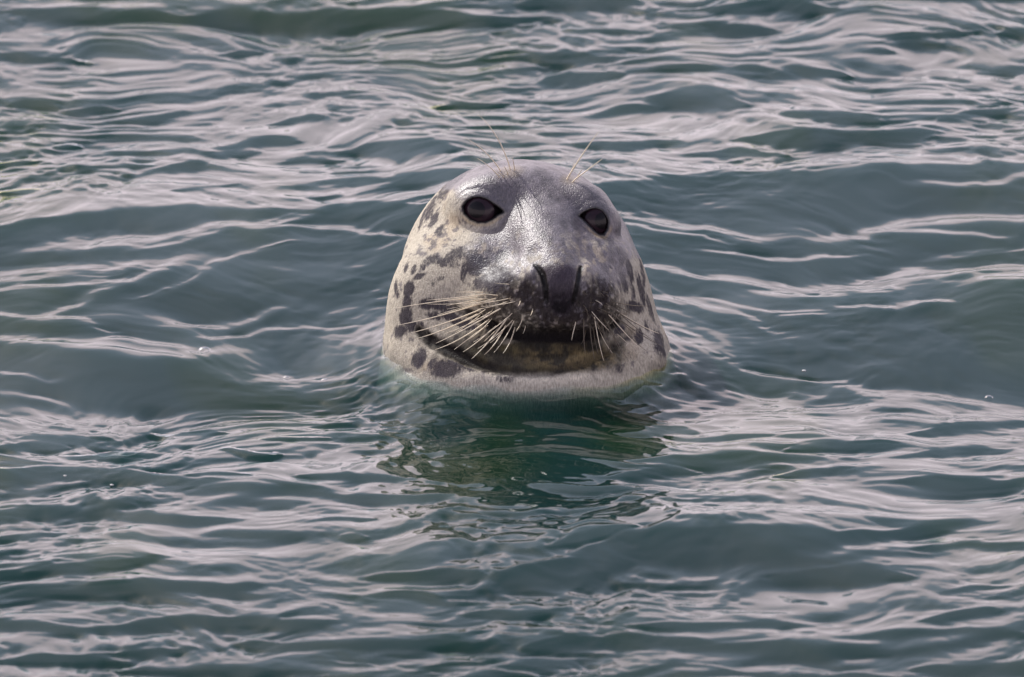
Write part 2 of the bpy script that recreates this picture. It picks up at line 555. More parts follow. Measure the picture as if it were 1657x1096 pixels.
def ripples(X, Y, rough, fine=True):
    wx = vnoise2(X * 5, Y * 3.2, 31) * 0.08 + vnoise2(X * 14, Y * 9, 35) * 0.02
    wy = vnoise2(X * 4, Y * 3.0, 32) * 0.09 + vnoise2(X * 13, Y * 8, 36) * 0.022
    Xw, Yw = X + wx, Y + wy
    a = gerst(Xw, Yw, 14, 0.16, 0.40, 0.024, 0.5, 5)
    if not fine:
        return a
    patch = sstep(-0.35, 0.45, vnoise2(X * 5.5, Y * 2.6, 33))
    patch2 = sstep(-0.3, 0.5, vnoise2(X * 9 + 4, Y * 4, 34))
    b = gerst(Xw, Yw, 22, 0.05, 0.14, 0.062, 0.48, 6) * (0.10 + 0.90 * rough)
    c = gerst(Xw, Yw, 26, 0.020, 0.05, 0.105, 0.62, 7) * (0.10 + 0.90 * rough * patch)
    d = gerst(Xw, Yw, 22, 0.011, 0.022, 0.105, 0.62, 8) * (0.04 + 0.96 * rough * patch2)
    # short broken chop: creased noise, each octave scaled to a wanted steepness
    wx2 = vnoise2(X * 22, Y * 16, 41) * 0.012
    wy2 = vnoise2(X * 20, Y * 15, 42) * 0.012
    Xc, Yc = Xw + wx2, Yw + wy2
    e = np.zeros_like(X)
    for k, (lx, ly, sl, cre) in enumerate(((0.075, 0.040, 0.060, 0.9), (0.038, 0.022, 0.075, 0.9), (0.020, 0.013, 0.080, 0.7))):
        n = vnoise2(Xc / lx + 7 * k, Yc / ly + 3 * k, 50 + k)
        n = n - cre * np.sqrt(n * n + 0.004)
        n = n * (sl / np.std(np.diff(n, axis=0) / DY))
        e += n
    e = e * (0.05 + 0.95 * rough * (0.30 + 0.70 * patch))
    return a + b + c * 0.4 + d * 0.3 + e

# calm collar of water round the seal's neck
SEAL_C = view_to_world(np.array([853.0, -590.0, 40.0]))
def collar(X, Y):
    r = np.hypot(X - SEAL_C[0], Y - SEAL_C[1])
    return sstep(0.16, 0.31, r), sstep(0.16, 0.22, r)

H = gerst(GX, GY, 14, 0.9, 6.0, 0.03, 0.5, 9) * sstep(0.6, 2.2, np.hypot(GX, GY))
H += ripples(GX, GY, np.full_like(GX, 0.6), fine=False) * sstep(0.0, 0.3, np.maximum(np.maximum(FX0 - GX, GX - FX1), np.maximum(FY0 - GY, GY - FY1)))
iy0 = int(np.searchsorted(ys, FY0 - 1e-9)); ix0 = int(np.searchsorted(xs, FX0 - 1e-9))
ex = np.minimum(FXm - FX0, FX1 - FXm); ey = np.minimum(FYm - FY0, FY1 - FYm)
fade = sstep(0, 0.12, ex) * sstep(0, 0.15, ey)
print('h range', h.min(), h.max())
col, colr = collar(FXm, FYm)
hf = (h * col + ripples(FXm, FYm, rough) * (0.5 + 0.5 * colr)) * fade
# the water climbs the fur a little and small rings leave it
near_w = np.hypot(FXm - SEAL_C[0], FYm - SEAL_C[1]) < 0.42
wx_, wy_ = FXm[near_w], FYm[near_w]
vq = np.stack([CX + wx_ / S, (wy_ * sp) / S - CY, (-wy_ * cp) / S], -1)
ds = np.clip(sdf(vq) * S, -0.01, 1.0)
wob = vnoise2(wx_ * 45, wy_ * 45, 61)
ringw = 0.0045 * np.exp(-np.maximum(ds, 0) / 0.007) * (0.7 + 0.6 * wob)
ringw += 0.0008 * np.cos(2 * math.pi * (ds + wob * 0.006) / 0.027) * np.exp(-np.maximum(ds, 0) / 0.07) * sstep(0, 0.01, ds)
hf[near_w] += ringw
H[iy0:iy0 + len(ys_f), ix0:ix0 + len(xs_f)] += hf

idx = np.arange(NX * NY).reshape(NY, NX)
top_f = np.stack([idx[:-1, :-1], idx[:-1, 1:], idx[1:, 1:], idx[1:, :-1]], -1).reshape(-1, 4)
co = np.stack([GX, GY, H], -1).reshape(-1, 3)
# close it below: skirt and bottom so that the water is a body with volume
ring = np.concatenate([idx[0, :], idx[1:, -1], idx[-1, -2::-1], idx[-2:0:-1, 0]])
nr = len(ring)
low = co[ring].copy(); low[:, 2] = -6.0
lowi = np.arange(nr) + NX * NY
nxt = np.roll(np.arange(nr), -1)
skirt = np.stack([ring, lowi, lowi[nxt], ring[nxt]], -1)
corner = np.array([lowi[0], lowi[NX - 1 + NY - 1 + NX - 1], lowi[NX - 1 + NY - 1], lowi[NX - 1]])
co = np.concatenate([co, low]); 
faces = np.concatenate([top_f, skirt, corner[None, :]])

wm, t, out = new_mat('sea_water')
N = t.nodes.new
geo_tc = N('ShaderNodeTexCoord')
fres = N('ShaderNodeFresnel'); fres.inputs['IOR'].default_value = 1.34
gl = N('ShaderNodeBsdfGlossy'); gl.inputs['Roughness'].default_value = 0.005
gl.inputs['Color'].default_value = (1, 1, 1, 1)
tr = N('ShaderNodeBsdfTransparent')
gmap = N('ShaderNodeMapping'); gmap.inputs['Scale'].default_value = (2.4, 1.1, 1.0); gmap.inputs['Location'].default_value = (3.7, 1.9, 0)
gnz = N('ShaderNodeTexNoise'); gnz.inputs['Scale'].default_value = 1.6; gnz.inputs['Detail'].default_value = 3
t.links.new(geo_tc.outputs['Object'], gmap.inputs['Vector']); t.links.new(gmap.outputs['Vector'], gnz.inputs['Vector'])
grm = N('ShaderNodeMapRange'); grm.interpolation_type = 'SMOOTHSTEP'; grm.inputs['From Min'].default_value = 0.50; grm.inputs['From Max'].default_value = 0.64
t.links.new(gnz.outputs['Fac'], grm.inputs['Value'])
gmx = N('ShaderNodeMixRGB'); gmx.inputs['Color1'].default_value = (0.97, 0.99, 1.0, 1); gmx.inputs['Color2'].default_value = (1.0, 0.985, 0.74, 1)
t.links.new(grm.outputs['Result'], gmx.inputs['Fac']); t.links.new(gmx.outputs['Color'], tr.inputs['Color'])
mx = N('ShaderNodeMixShader')
gback = N('ShaderNodeNewGeometry')
gsub = N('ShaderNodeMath'); gsub.operation = 'SUBTRACT'; gsub.inputs[0].default_value = 1.0
t.links.new(gback.outputs['Backfacing'], gsub.inputs[1])
gmul = N('ShaderNodeMath'); gmul.operation = 'MULTIPLY'
t.links.new(fres.outputs['Fac'], gmul.inputs[0]); t.links.new(gsub.outputs['Value'], gmul.inputs[1])
t.links.new(gmul.outputs['Value'], mx.inputs['Fac'])
t.links.new(tr.outputs['BSDF'], mx.inputs[1])
t.links.new(gl.outputs['BSDF'], mx.inputs[2])
t.links.new(mx.outputs['Shader'], out.inputs['Surface'])
vs = N('ShaderNodeVolumeScatter'); vs.inputs['Color'].default_value = (0.027, 0.070, 0.068, 1); vs.inputs['Density'].default_value = 24.0
va = N('ShaderNodeVolumeAbsorption'); va.inputs['Color'].default_value = (0.25, 0.45, 0.42, 1); va.inputs['Density'].default_value = 44.0
ad = N('ShaderNodeAddShader')
t.links.new(vs.outputs['Volume'], ad.inputs[0]); t.links.new(va.outputs['Volume'], ad.inputs[1])
t.links.new(ad.outputs['Shader'], out.inputs['Volume'])
wme = mesh_np('water', co, faces)
water = link('water', wme, wm)
water['kind'] = 'structure'
water['label'] = 'rippled teal green sea with pale streaks of reflected sky'
#@@WATER_END


# ================================================================== SEAL
#@@SEAL_BEGIN
def on_surface(pix, off):
    f = front(pix, off)
    return [(float(a), -float(b), float(c)) for a, b, c in f]
n1 = on_surface([(865, 429), (871, 434), (878, 444), (883, 464), (884, 487)], 0.0)
n2 = on_surface([(940, 432), (937, 442), (935, 454), (931, 474), (927, 489)], 0.0)
lf1 = on_surface([(738, 324), (752, 309), (774, 304), (797, 312), (816, 330)], 1.0)
lf2 = on_surface([(938, 338), (951, 326), (968, 322), (984, 331), (993, 347)], 1.0)
mo = on_surface([(737, 497), (760, 508), (785, 521), (812, 535), (845, 543), (885, 545), (925, 546), (960, 544), (985, 534), (1003, 521)], 2.0)
cr_ = on_surface([(676, 534), (696, 551), (724, 566), (760, 584), (790, 594), (822, 601), (860, 604), (900, 600), (940, 589), (975, 573), (1003, 553), (1022, 538)], 1.0)
LID_L, LID_R = lf1, lf2
NOSTRILS = [(n1, [1.2, 3.0, 4.0, 3.6, 2.4]), (n2, [1.8, 2.4, 2.8, 2.4, 1.8])]
MOUTH, MOUTH_R = mo, [3, 4, 5, 6, 7, 7, 7, 6, 4, 2.5]
CREASE, CREASE_R = cr_, [5, 9, 9, 8, 6, 5, 5, 5, 5, 4.5, 4, 2.5]

# ---- polygonise: coarse pass finds the blocks near the surface, a fine pass fills them, then surface nets
H_ = 2.25
LO = np.array([540.0, -1030.0, -420.0]); HI = np.array([1180.0, -240.0, 320.0])
BS = 8
nb = np.ceil((HI - LO) / (H_ * BS)).astype(int)
dims = nb * BS + 1
bx, by, bz = np.meshgrid(*[np.arange(n) for n in nb], indexing='ij')
bc = np.stack([bx, by, bz], -1).reshape(-1, 3)
cen = LO + (bc + 0.5) * BS * H_
dc = sdf(cen)
vol = np.repeat(np.repeat(np.repeat(np.sign(dc).reshape(nb).astype(np.float32) * 50, BS, 0), BS, 1), BS, 2)
vol = np.pad(vol, ((0, 1), (0, 1), (0, 1)), mode='edge')
act = bc[np.abs(dc) < BS * H_ * 1.08]
loc = np.stack(np.meshgrid(*[np.arange(BS + 1)] * 3, indexing='ij'), -1).reshape(-1, 3)
for k0 in range(0, len(act), 2500):
    gi = (act[k0:k0 + 2500, None, :] * BS + loc[None]).reshape(-1, 3)
    vol[gi[:, 0], gi[:, 1], gi[:, 2]] = sdf(LO + gi * H_)
sgn = vol < 0
cc = np.zeros(tuple(dims - 1), np.uint8)
for dx in (0, 1):
    for dy in (0, 1):
        for dz in (0, 1):
            cc += sgn[dx:dims[0] - 1 + dx, dy:dims[1] - 1 + dy, dz:dims[2] - 1 + dz]
cells = np.argwhere((cc > 0) & (cc < 8))
vid = np.full(tuple(dims - 1), -1, np.int32)
vid[cells[:, 0], cells[:, 1], cells[:, 2]] = np.arange(len(cells))
acc = np.zeros((len(cells), 3)); cnt = np.zeros(len(cells))
corners = [(a, b, c) for a in (0, 1) for b in (0, 1) for c in (0, 1)]
for a in corners:
    for ax in range(3):
        if a[ax] == 0:
            b = list(a); b[ax] = 1
            va_ = vol[cells[:, 0] + a[0], cells[:, 1] + a[1], cells[:, 2] + a[2]]
            vb_ = vol[cells[:, 0] + b[0], cells[:, 1] + b[1], cells[:, 2] + b[2]]
            m = (va_ < 0) != (vb_ < 0)
            tt = va_[m] / (va_[m] - vb_[m])
            pp = np.tile(np.array(a, float), (m.sum(), 1)); pp[:, ax] = tt
            acc[m] += pp; cnt[m] += 1
SV = LO + (cells + acc / cnt[:, None]) * H_
quads = []
for ax in range(3):
    s0 = [slice(None)] * 3; s1 = [slice(None)] * 3
    s0[ax] = slice(0, -1); s1[ax] = slice(1, None)
    A_, B_ = sgn[tuple(s0)], sgn[tuple(s1)]
    e = np.argwhere(A_ != B_)
    o1, o2 = [(1, 2), (2, 0), (0, 1)][ax]
    e = e[(e[:, o1] > 0) & (e[:, o2] > 0) & (e[:, o1] < dims[o1] - 1) & (e[:, o2] < dims[o2] - 1)]
    def cell(d1, d2):
        k = e.copy(); k[:, o1] += d1; k[:, o2] += d2
        return vid[k[:, 0], k[:, 1], k[:, 2]]
    q4 = np.stack([cell(-1, -1), cell(0, -1), cell(0, 0), cell(-1, 0)], -1)
    flip = ~A_[e[:, 0], e[:, 1], e[:, 2]]
    q4[flip] = q4[flip][:, ::-1]
    quads.append(q4)
SQ = np.concatenate(quads)
SQ = SQ[(SQ >= 0).all(1)]
def grad(p, hh=1.0):
    g = np.zeros_like(p, dtype=np.float64)
    for ax in range(3):
        d = np.zeros(3); d[ax] = hh
        g[:, ax] = (sdf(p + d).astype(np.float64) - sdf(p - d)) / (2 * hh)
    return g
for _ in range(1):
    g = grad(SV); v = sdf(SV).astype(np.float64)
    st_ = g * (v / np.maximum((g * g).sum(1), 0.2))[:, None]
    ln = np.linalg.norm(st_, axis=1, keepdims=True)
    SV = SV - st_ * np.minimum(1, 1.5 / np.maximum(ln, 1e-6))
SNRM = grad(SV, 1.5); SNRM /= np.linalg.norm(SNRM, axis=1, keepdims=True) + 1e-9

# ---- coat markings, laid on the skin where the animal carries them, with some light and shade painted in
def spots_field(spots, warp=3.0):
    """soft union of blotches; each lies on the surface at its own place"""
    base = front([(a[0], a[1]) for a in spots])
    wn = np.stack([fbm3(SV / 11.0, 3, seed=41), fbm3(SV / 11.0, 3, seed=51), fbm3(SV / 11.0, 3, seed=61)], -1) * warp
    P = SV + wn
    out = np.zeros(len(SV), dtype=np.float32)
    for (sx, sy, ru, rv, rot, amt), b in zip(spots, base):
        mx_ = 2.4 * max(ru, rv)
        m = np.abs(P - b).max(1) < mx_
        if not m.any():
            continue
        g = grad(b[None, :].astype(np.float64), 2.0)[0]; g /= np.linalg.norm(g)
        tu = np.array([1.0, 0, 0]) - g * g[0]; tu /= np.linalg.norm(tu)
        tv = np.cross(g, tu)
        dlt = P[m] - b
        # foreshortening: sizes were read from the picture, so undo it along the tangent
        fu = max(0.35, abs(tu[0])); fv = max(0.45, abs(tv[1]))
        x = dlt @ tu * fu; y = -(dlt @ tv) * fv; z = dlt @ g
        ca, sa = math.cos(rot), math.sin(rot)
        x, y = ca * x + sa * y, -sa * x + ca * y
        r = np.sqrt((x / ru) ** 2 + (y / rv) ** 2 + (z / (1.2 * max(ru, rv))) ** 2)
        out[m] = np.maximum(out[m], amt * (1 - sstep(0.45, 1.45, r)))
    return out

SPOTS = [  # x, y, half width, half height, turn, strength
 (702,356,9,14,.5,.8),(712,373,9,10,.4,.75),(684,352,5,18,.5,.7),(697,335,10,20,.55,.75),(720,306,16,22,.75,.7),(745,285,26,12,-.5,.7),
 (701,393,7,5,0,.6),(697,420,16,9,-.2,.75),(718,424,15,9,.1,.8),(738,411,20,12,-.1,.75),(733,428,14,9,.2,.6),
 (657,433,5,9,.2,.8),(670,435,6,10,.2,.75),(684,432,7,8,.3,.7),(679,447,11,6,-.2,.8),(749,446,6,14,-.1,.7),(714,451,7,6,.3,.6),(702,460,6,5,0,.5),
 (661,468,10,16,.1,.9),(659,490,9,15,.0,.9),(656,512,12,18,.1,.92),(647,536,12,13,.4,.9),(672,530,22,10,-.15,.9),
 (692,491,18,11,-.1,.85),(716,496,24,10,.1,.85),(703,511,17,7,.2,.75),(728,512,20,8,.35,.85),(750,524,26,9,.45,.9),
 (641,468,4,22,-.1,.7),
 (678,580,14,17,.35,.95),(720,597,27,16,.2,.95),(700,590,10,12,.2,.7),(744,590,34,6,.45,.75),(790,600,36,5,.25,.7),(818,612,20,11,.0,.6),(770,612,12,10,0,.35),
 (1034,545,7,15,.1,.9),(1046,527,5,12,-.1,.7),(1070,556,12,22,-.45,.9),(1028,497,19,11,.1,.85),(1002,535,13,9,-.5,.8),(1003,598,7,7,.2,.5),
 (1005,412,9,16,-.2,.7),(1019,436,7,24,-.25,.8),(1010,458,7,20,-.2,.75),(1038,470,6,30,-.25,.8),(1052,500,6,20,-.35,.7),(1024,470,5,18,-.2,.6),(988,433,4,4,0,.8),(1040,440,5,26,-.2,.7),
 (772,430,26,20,.1,.95),(800,448,26,22,0,.95),(782,455,22,12,.2,.8),(812,415,20,12,-.5,.7),(760,412,18,9,-.2,.7),(758,455,8,10,0,.4),
]
spot = spots_field(SPOTS)
X_, Y_, W_ = SV[:, 0], -SV[:, 1], SV[:, 2]
n_big = fbm3(SV / 60.0, 4, seed=71); n_mid = fbm3(SV / 20.0, 4, seed=81); n_fine = fbm3(SV / 6.0, 3, seed=91)
# grey saddle: crown, forehead, snout, right side of the face, back of the head and neck
mid = 868 + (Y_ - 340) * 0.28                       # where the middle of the face runs
lim = np.interp(Y_, [250, 285, 320, 345, 372, 400, 440, 480, 520], [-150, -150, -112, -62, -92, -128, -130, -80, -50])
off_l = X_ - (mid + lim) + n_mid * 22 + n_big * 18
grey = sstep(-14, 16, off_l)
rim_r = np.interp(Y_, [250, 380, 420, 450, 480, 520, 545, 640], [400, 400, 135, 112, 92, 60, 20, 10])
grey *= 1 - sstep(-14, 14, (X_ - mid) - rim_r + n_mid * 22) * sstep(380, 420, Y_)
grey *= 1 - sstep(515, 560, Y_ + n_mid * 12)
grey = np.maximum(grey, sstep(20, -40, W_ + n_big * 25) * sstep(-20, -60, W_ - 0.0 + n_mid * 25))
back = sstep(0, -60, W_ + n_mid * 30)
grey = np.maximum(grey, back)
# pale mottling that breaks the grey up on the snout sides
mott = sstep(0.05, 0.4, fbm3(SV / np.array([9.0, 14.0, 14.0]), 4, seed=101)) * sstep(360, 410, Y_)
grey *= 1 - 0.62 * mott
# black-brown muzzle
def blob(cx, cy, rx, ry, soft=0.35):
    return 1 - sstep(1 - soft, 1 + soft, np.sqrt(((X_ - cx) / rx) ** 2 + ((Y_ - cy) / ry) ** 2) + n_mid * 0.25)
frontm = W_ > 60
muzz = np.maximum(np.maximum(blob(836, 494, 66, 48), blob(966, 498, 46, 46)), blob(900, 515, 70, 36)) * frontm
muzz *= sstep(-0.45, 0.20, fbm3(SV / 6.0, 3, seed=111) + 0.2) 
pad = np.zeros(len(SV), dtype=np.float32)
psd = poly_sd(X_.astype(np.float32), Y_.astype(np.float32), [(876, 434), (890, 428), (920, 428), (933, 434), (932, 455), (928, 480), (922, 498), (913, 510), (898, 510), (889, 497), (887, 470), (882, 448)])
pad = (1 - sstep(-7, 7, psd + n_fine * 4 + n_mid * 4)) * (W_ > 150)
jaw_dark = blob(850, 560, 150, 34, .3) * (1 - sstep(548, 584, Y_ + n_mid * 26)) * frontm  # dark jaw fur, with the muzzle's shadow painted over it
jaw_olive = blob(862, 578, 138, 27, .3) * frontm
crs = np.zeros(len(SV), dtype=np.float32)  # shade inside mouth, jaw crease and nostrils, painted near-black
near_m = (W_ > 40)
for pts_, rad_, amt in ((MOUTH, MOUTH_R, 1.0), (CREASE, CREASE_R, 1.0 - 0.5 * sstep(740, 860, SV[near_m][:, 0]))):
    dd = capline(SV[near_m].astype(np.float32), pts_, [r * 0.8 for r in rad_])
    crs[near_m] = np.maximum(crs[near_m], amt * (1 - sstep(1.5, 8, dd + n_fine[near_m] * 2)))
for sl in NOSTRILS:
    dd = capline(SV[near_m].astype(np.float32), sl[0], [r * 0.9 for r in sl[1]])
    crs[near_m] = np.maximum(crs[near_m], 1 - sstep(0.8, 4.0, dd))
# eyelids
lid = np.zeros(len(SV), dtype=np.float32); lidy = np.zeros(len(SV), dtype=np.float32); around = np.zeros(len(SV), dtype=np.float32)
for eye, outl, k in ((EYE_L, OUT_L, -0.08), (EYE_R, OUT_R, 0.12)):
    cx, cy, cw = eye['c']
    m = (np.abs(X_ - cx) < 90) & (np.abs(Y_ - cy) < 80) & (W_ > 20)
    s = SV[m]
    pd = poly_sd((s[:, 0] - k * (s[:, 2] - (cw + 30))).astype(np.float32), (-s[:, 1]).astype(np.float32), outl)
    lid[m] = np.maximum(lid[m], 1 - sstep(1.0, 4.5, pd))
    low = sstep(cy + 4, cy + 16, -s[:, 1]) * np.abs(1 - 0)
    lidy[m] = np.maximum(lidy[m], sstep(2, 5, pd) * (1 - sstep(6, 10, pd)) * low)
    around[m] = np.maximum(around[m], (1 - sstep(8, 34, pd)) * sstep(cy + 6, cy - 14, -s[:, 1]))

def lerp(c, m, k):
    return c * (1 - k[:, None]) + np.array(m)[None, :] * k[:, None]
CREAM = np.array([0.42, 0.375, 0.305])
col = np.tile(CREAM, (len(SV), 1)) * (1 + 0.10 * n_mid[:, None] + 0.08 * n_big[:, None])
col = lerp(col, (0.42, 0.31, 0.19), sstep(0.1, 0.6, n_big) * 0.35)
col = lerp(col, (0.096, 0.084, 0.101), np.clip(grey, 0, 1) * 0.92)
col *= (1 + np.clip(grey, 0, 1) * 0.65 * fbm3(SV / np.array([11.0, 15.0, 15.0]), 4, seed=141))[:, None]
spk = sstep(0.22, 0.50, fbm3(SV / np.array([8.0, 10.0, 10.0]), 3, seed=151) + 0.35 * n_big)
col = lerp(col, (0.10, 0.088, 0.10), spk * (1 - np.clip(grey, 0, 1)) * 0.75)
roll = sstep(594, 614, Y_ + n_mid * 8) * (W_ > 60)  # cream fur of the roll, painted lighter to offset its shade
col = lerp(col, (0.66, 0.60, 0.50), roll * 0.9)
stk = fbm3(SV / np.array([5.0, 16.0, 10.0]), 3, seed=121)
sock = np.maximum(blob(803, 316, 38, 26, .6), blob(945, 328, 28, 24, .6)) * frontm
col = lerp(col, (0.075, 0.066, 0.074), np.clip(np.maximum(around * 0.45, sock * 0.6), 0, 1))  # shade of upper lids and eye sockets painted into the coat
col = lerp(col, (0.17, 0.135, 0.105), np.maximum(blob(824, 277, 20, 11, .6), blob(922, 291, 14, 9, .6)) * 0.7 * frontm)
col = lerp(col, (0.021, 0.016, 0.014), np.clip(muzz, 0, 1) * 0.84)
col = lerp(col, (0.030, 0.027, 0.020), np.clip(jaw_olive * 1.25, 0, 1) * 0.93)  # whole chin patch darkened, shade put into its colour
col = lerp(col, (0.105, 0.086, 0.045), np.clip(jaw_olive * sstep(-0.2, 0.4, n_mid), 0, 1) * 0.8)
tan_ = blob(930, 575, 78, 24, .5) * frontm * sstep(-0.45, 0.1, n_mid + 0.5 * n_fine)
col = lerp(col, (0.19, 0.145, 0.075), np.clip(tan_, 0, 1) * 0.75)
col = lerp(col, (0.13, 0.105, 0.085), blob(898, 412, 46, 24, .6) * frontm * sstep(-0.2, 0.3, n_fine) * 0.5)
col = lerp(col, (0.011, 0.010, 0.010), np.clip(jaw_dark * (0.75 + 0.25 * sstep(-0.3, 0.2, n_mid + n_fine * 0.5)), 0, 1) * 0.92)
col = lerp(col, (0.052, 0.041, 0.052), pad)
col = lerp(col, (0.012, 0.010, 0.011), pad * sstep(452, 500, Y_ + n_fine * 8))
col = lerp(col, (0.42, 0.30, 0.12), lidy * 0.28)
col = lerp(col, (0.010, 0.009, 0.010), lid)
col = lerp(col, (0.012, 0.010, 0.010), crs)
col = np.clip(col, 0.004, 1)
soak = 1 - sstep(0.004, 0.020, view_to_world(SV)[:, 2] + n_mid * 0.004)
col *= (1 - 0.38 * soak)[:, None]
wet = np.clip(0.24 + 0.3 * soak + 0.62 * grey * (1 - muzz) + around * 0.3, 0, 1) * (1 - 0.8 * jaw_dark) * (1 - 0.45 * pad) * (1 - 0.6 * muzz)

# ---- skin relief that is real: whisker follicle bumps on the pads, lip ripples, small folds
fol = sstep(0.15, 0.75, vnoise3(SV / 4.2, 131)) * np.clip(muzz + 0.2 * pad, 0, 1)
wr = 0
disp = fol * 1.6 + wr + n_fine * 0.25 + n_mid * 0.5
disp = disp * (1 - lid)
SV2 = SV + SNRM * disp[:, None]

root = bpy.data.objects.new('grey_seal', None)
C.objects.link(root)
root.location = (0.02, -0.02, 0.0)
root['label'] = 'spotted grey seal holding its whiskered head above the water'
root['category'] = 'seal'
OFF = np.array(root.location)

fm, t, out = new_mat('wet_spotted_fur')
N = t.nodes.new
va_ = N('ShaderNodeAttribute'); va_.attribute_name = 'coat'
vw_ = N('ShaderNodeAttribute'); vw_.attribute_name = 'wet'
tco = N('ShaderNodeTexCoord')
m1 = N('ShaderNodeMapping'); m1.inputs['Scale'].default_value = (620, 340, 150)
hair = N('ShaderNodeTexNoise'); hair.inputs['Scale'].default_value = 1.0; hair.inputs['Detail'].default_value = 3
hair.inputs['Roughness'].default_value = 0.65
grain = N('ShaderNodeTexNoise'); grain.inputs['Scale'].default_value = 520; grain.inputs['Detail'].default_value = 2
t.links.new(tco.outputs['Object'], m1.inputs['Vector']); t.links.new(m1.outputs['Vector'], hair.inputs['Vector'])
t.links.new(tco.outputs['Object'], grain.inputs['Vector'])
hm = N('ShaderNodeMapRange'); hm.inputs['From Min'].default_value = 0.3; hm.inputs['From Max'].default_value = 0.7
hm.inputs['To Min'].default_value = 0.66; hm.inputs['To Max'].default_value = 1.36
t.links.new(hair.outputs['Fac'], hm.inputs['Value'])
mul = N('ShaderNodeVectorMath'); mul.operation = 'SCALE'
vsp = N('ShaderNodeAttribute'); vsp.attribute_name = 'spot'
m2 = N('ShaderNodeMapping'); m2.inputs['Scale'].default_value = (330, 200, 75)
edge = N('ShaderNodeTexNoise'); edge.inputs['Scale'].default_value = 1.0; edge.inputs['Detail'].default_value = 4; edge.inputs['Roughness'].default_value = 0.7
t.links.new(tco.outputs['Object'], m2.inputs['Vector']); t.links.new(m2.outputs['Vector'], edge.inputs['Vector'])
e1 = N('ShaderNodeMath'); e1.operation = 'MULTIPLY_ADD'; e1.inputs[1].default_value = 1.5
t.links.new(edge.outputs['Fac'], e1.inputs[0]); t.links.new(vsp.outputs['Fac'], e1.inputs[2])
e2 = N('ShaderNodeMapRange'); e2.interpolation_type = 'SMOOTHSTEP'
e2.inputs['From Min'].default_value = 0.98; e2.inputs['From Max'].default_value = 1.55
e2.inputs['To Max'].default_value = 0.92
t.links.new(e1.outputs['Value'], e2.inputs['Value'])
e3 = N('ShaderNodeMath'); e3.operation = 'MULTIPLY'
g3 = N('ShaderNodeMapRange'); g3.inputs['From Min'].default_value = 0.05; g3.inputs['From Max'].default_value = 0.3
t.links.new(vsp.outputs['Fac'], g3.inputs['Value']); t.links.new(g3.outputs['Result'], e3.inputs[0]); t.links.new(e2.outputs['Result'], e3.inputs[1])
smix = N('ShaderNodeMixRGB'); smix.inputs['Color2'].default_value = (0.032, 0.027, 0.037, 1)
t.links.new(e3.outputs['Value'], smix.inputs['Fac']); t.links.new(va_.outputs['Color'], smix.inputs['Color1'])
t.links.new(smix.outputs['Color'], mul.inputs[0]); t.links.new(hm.outputs['Result'], mul.inputs['Scale'])
pb = N('ShaderNodeBsdfPrincipled')
t.links.new(mul.outputs['Vector'], pb.inputs['Base Color'])
rr = N('ShaderNodeMapRange'); rr.inputs['To Min'].default_value = 0.52; rr.inputs['To Max'].default_value = 0.28
t.links.new(vw_.outputs['Fac'], rr.inputs['Value']); t.links.new(rr.outputs['Result'], pb.inputs['Roughness'])
spm = N('ShaderNodeMapRange'); spm.inputs['To Min'].default_value = 0.15; spm.inputs['To Max'].default_value = 0.5
t.links.new(vw_.outputs['Fac'], spm.inputs['Value']); t.links.new(spm.outputs['Result'], pb.inputs['Specular IOR Level'])
pb.inputs['Specular IOR Level'].default_value = 0.28
b1 = N('ShaderNodeBump'); b1.inputs['Strength'].default_value = 0.5; b1.inputs['Distance'].default_value = 0.0012
b2 = N('ShaderNodeBump'); b2.inputs['Strength'].default_value = 0.8; b2.inputs['Distance'].default_value = 0.001
t.links.new(hair.outputs['Fac'], b1.inputs['Height']); t.links.new(grain.outputs['Fac'], b2.inputs['Height'])
t.links.new(b1.outputs['Normal'], b2.inputs['Normal']); t.links.new(b2.outputs['Normal'], pb.inputs['Normal'])
matte = N('ShaderNodeBsdfDiffuse'); matte.inputs['Roughness'].default_value = 0.6
t.links.new(mul.outputs['Vector'], matte.inputs['Color']); t.links.new(b2.outputs['Normal'], matte.inputs['Normal'])
fmix = N('ShaderNodeMixShader')
fw = N('ShaderNodeMapRange'); fw.inputs['To Min'].default_value = 0.06; fw.inputs['To Max'].default_value = 0.95
t.links.new(vw_.outputs['Fac'], fw.inputs['Value']); t.links.new(fw.outputs['Result'], fmix.inputs['Fac'])
t.links.new(matte.outputs['BSDF'], fmix.inputs[1]); t.links.new(pb.outputs['BSDF'], fmix.inputs[2])
t.links.new(fmix.outputs['Shader'], out.inputs['Surface'])

bme = mesh_np('body', view_to_world(SV2) - OFF, SQ)
if len(bme.vertices) == len(SV2):
    ca = bme.color_attributes.new('coat', 'FLOAT_COLOR', 'POINT')
    ca.data.foreach_set('color', np.concatenate([col, np.ones((len(col), 1))], 1).astype(np.float32).ravel())
    wa = bme.attributes.new('wet', 'FLOAT', 'POINT')
    wa.data.foreach_set('value', wet.astype(np.float32))
    sa = bme.attributes.new('spot', 'FLOAT', 'POINT')
    sa.data.foreach_set('value', (spot * (1 - lid) * (1 - crs)).astype(np.float32))
print('SEAL verts', len(SV2), 'faces', len(SQ), 'water', len(co))
body = link('body', bme, fm, root)

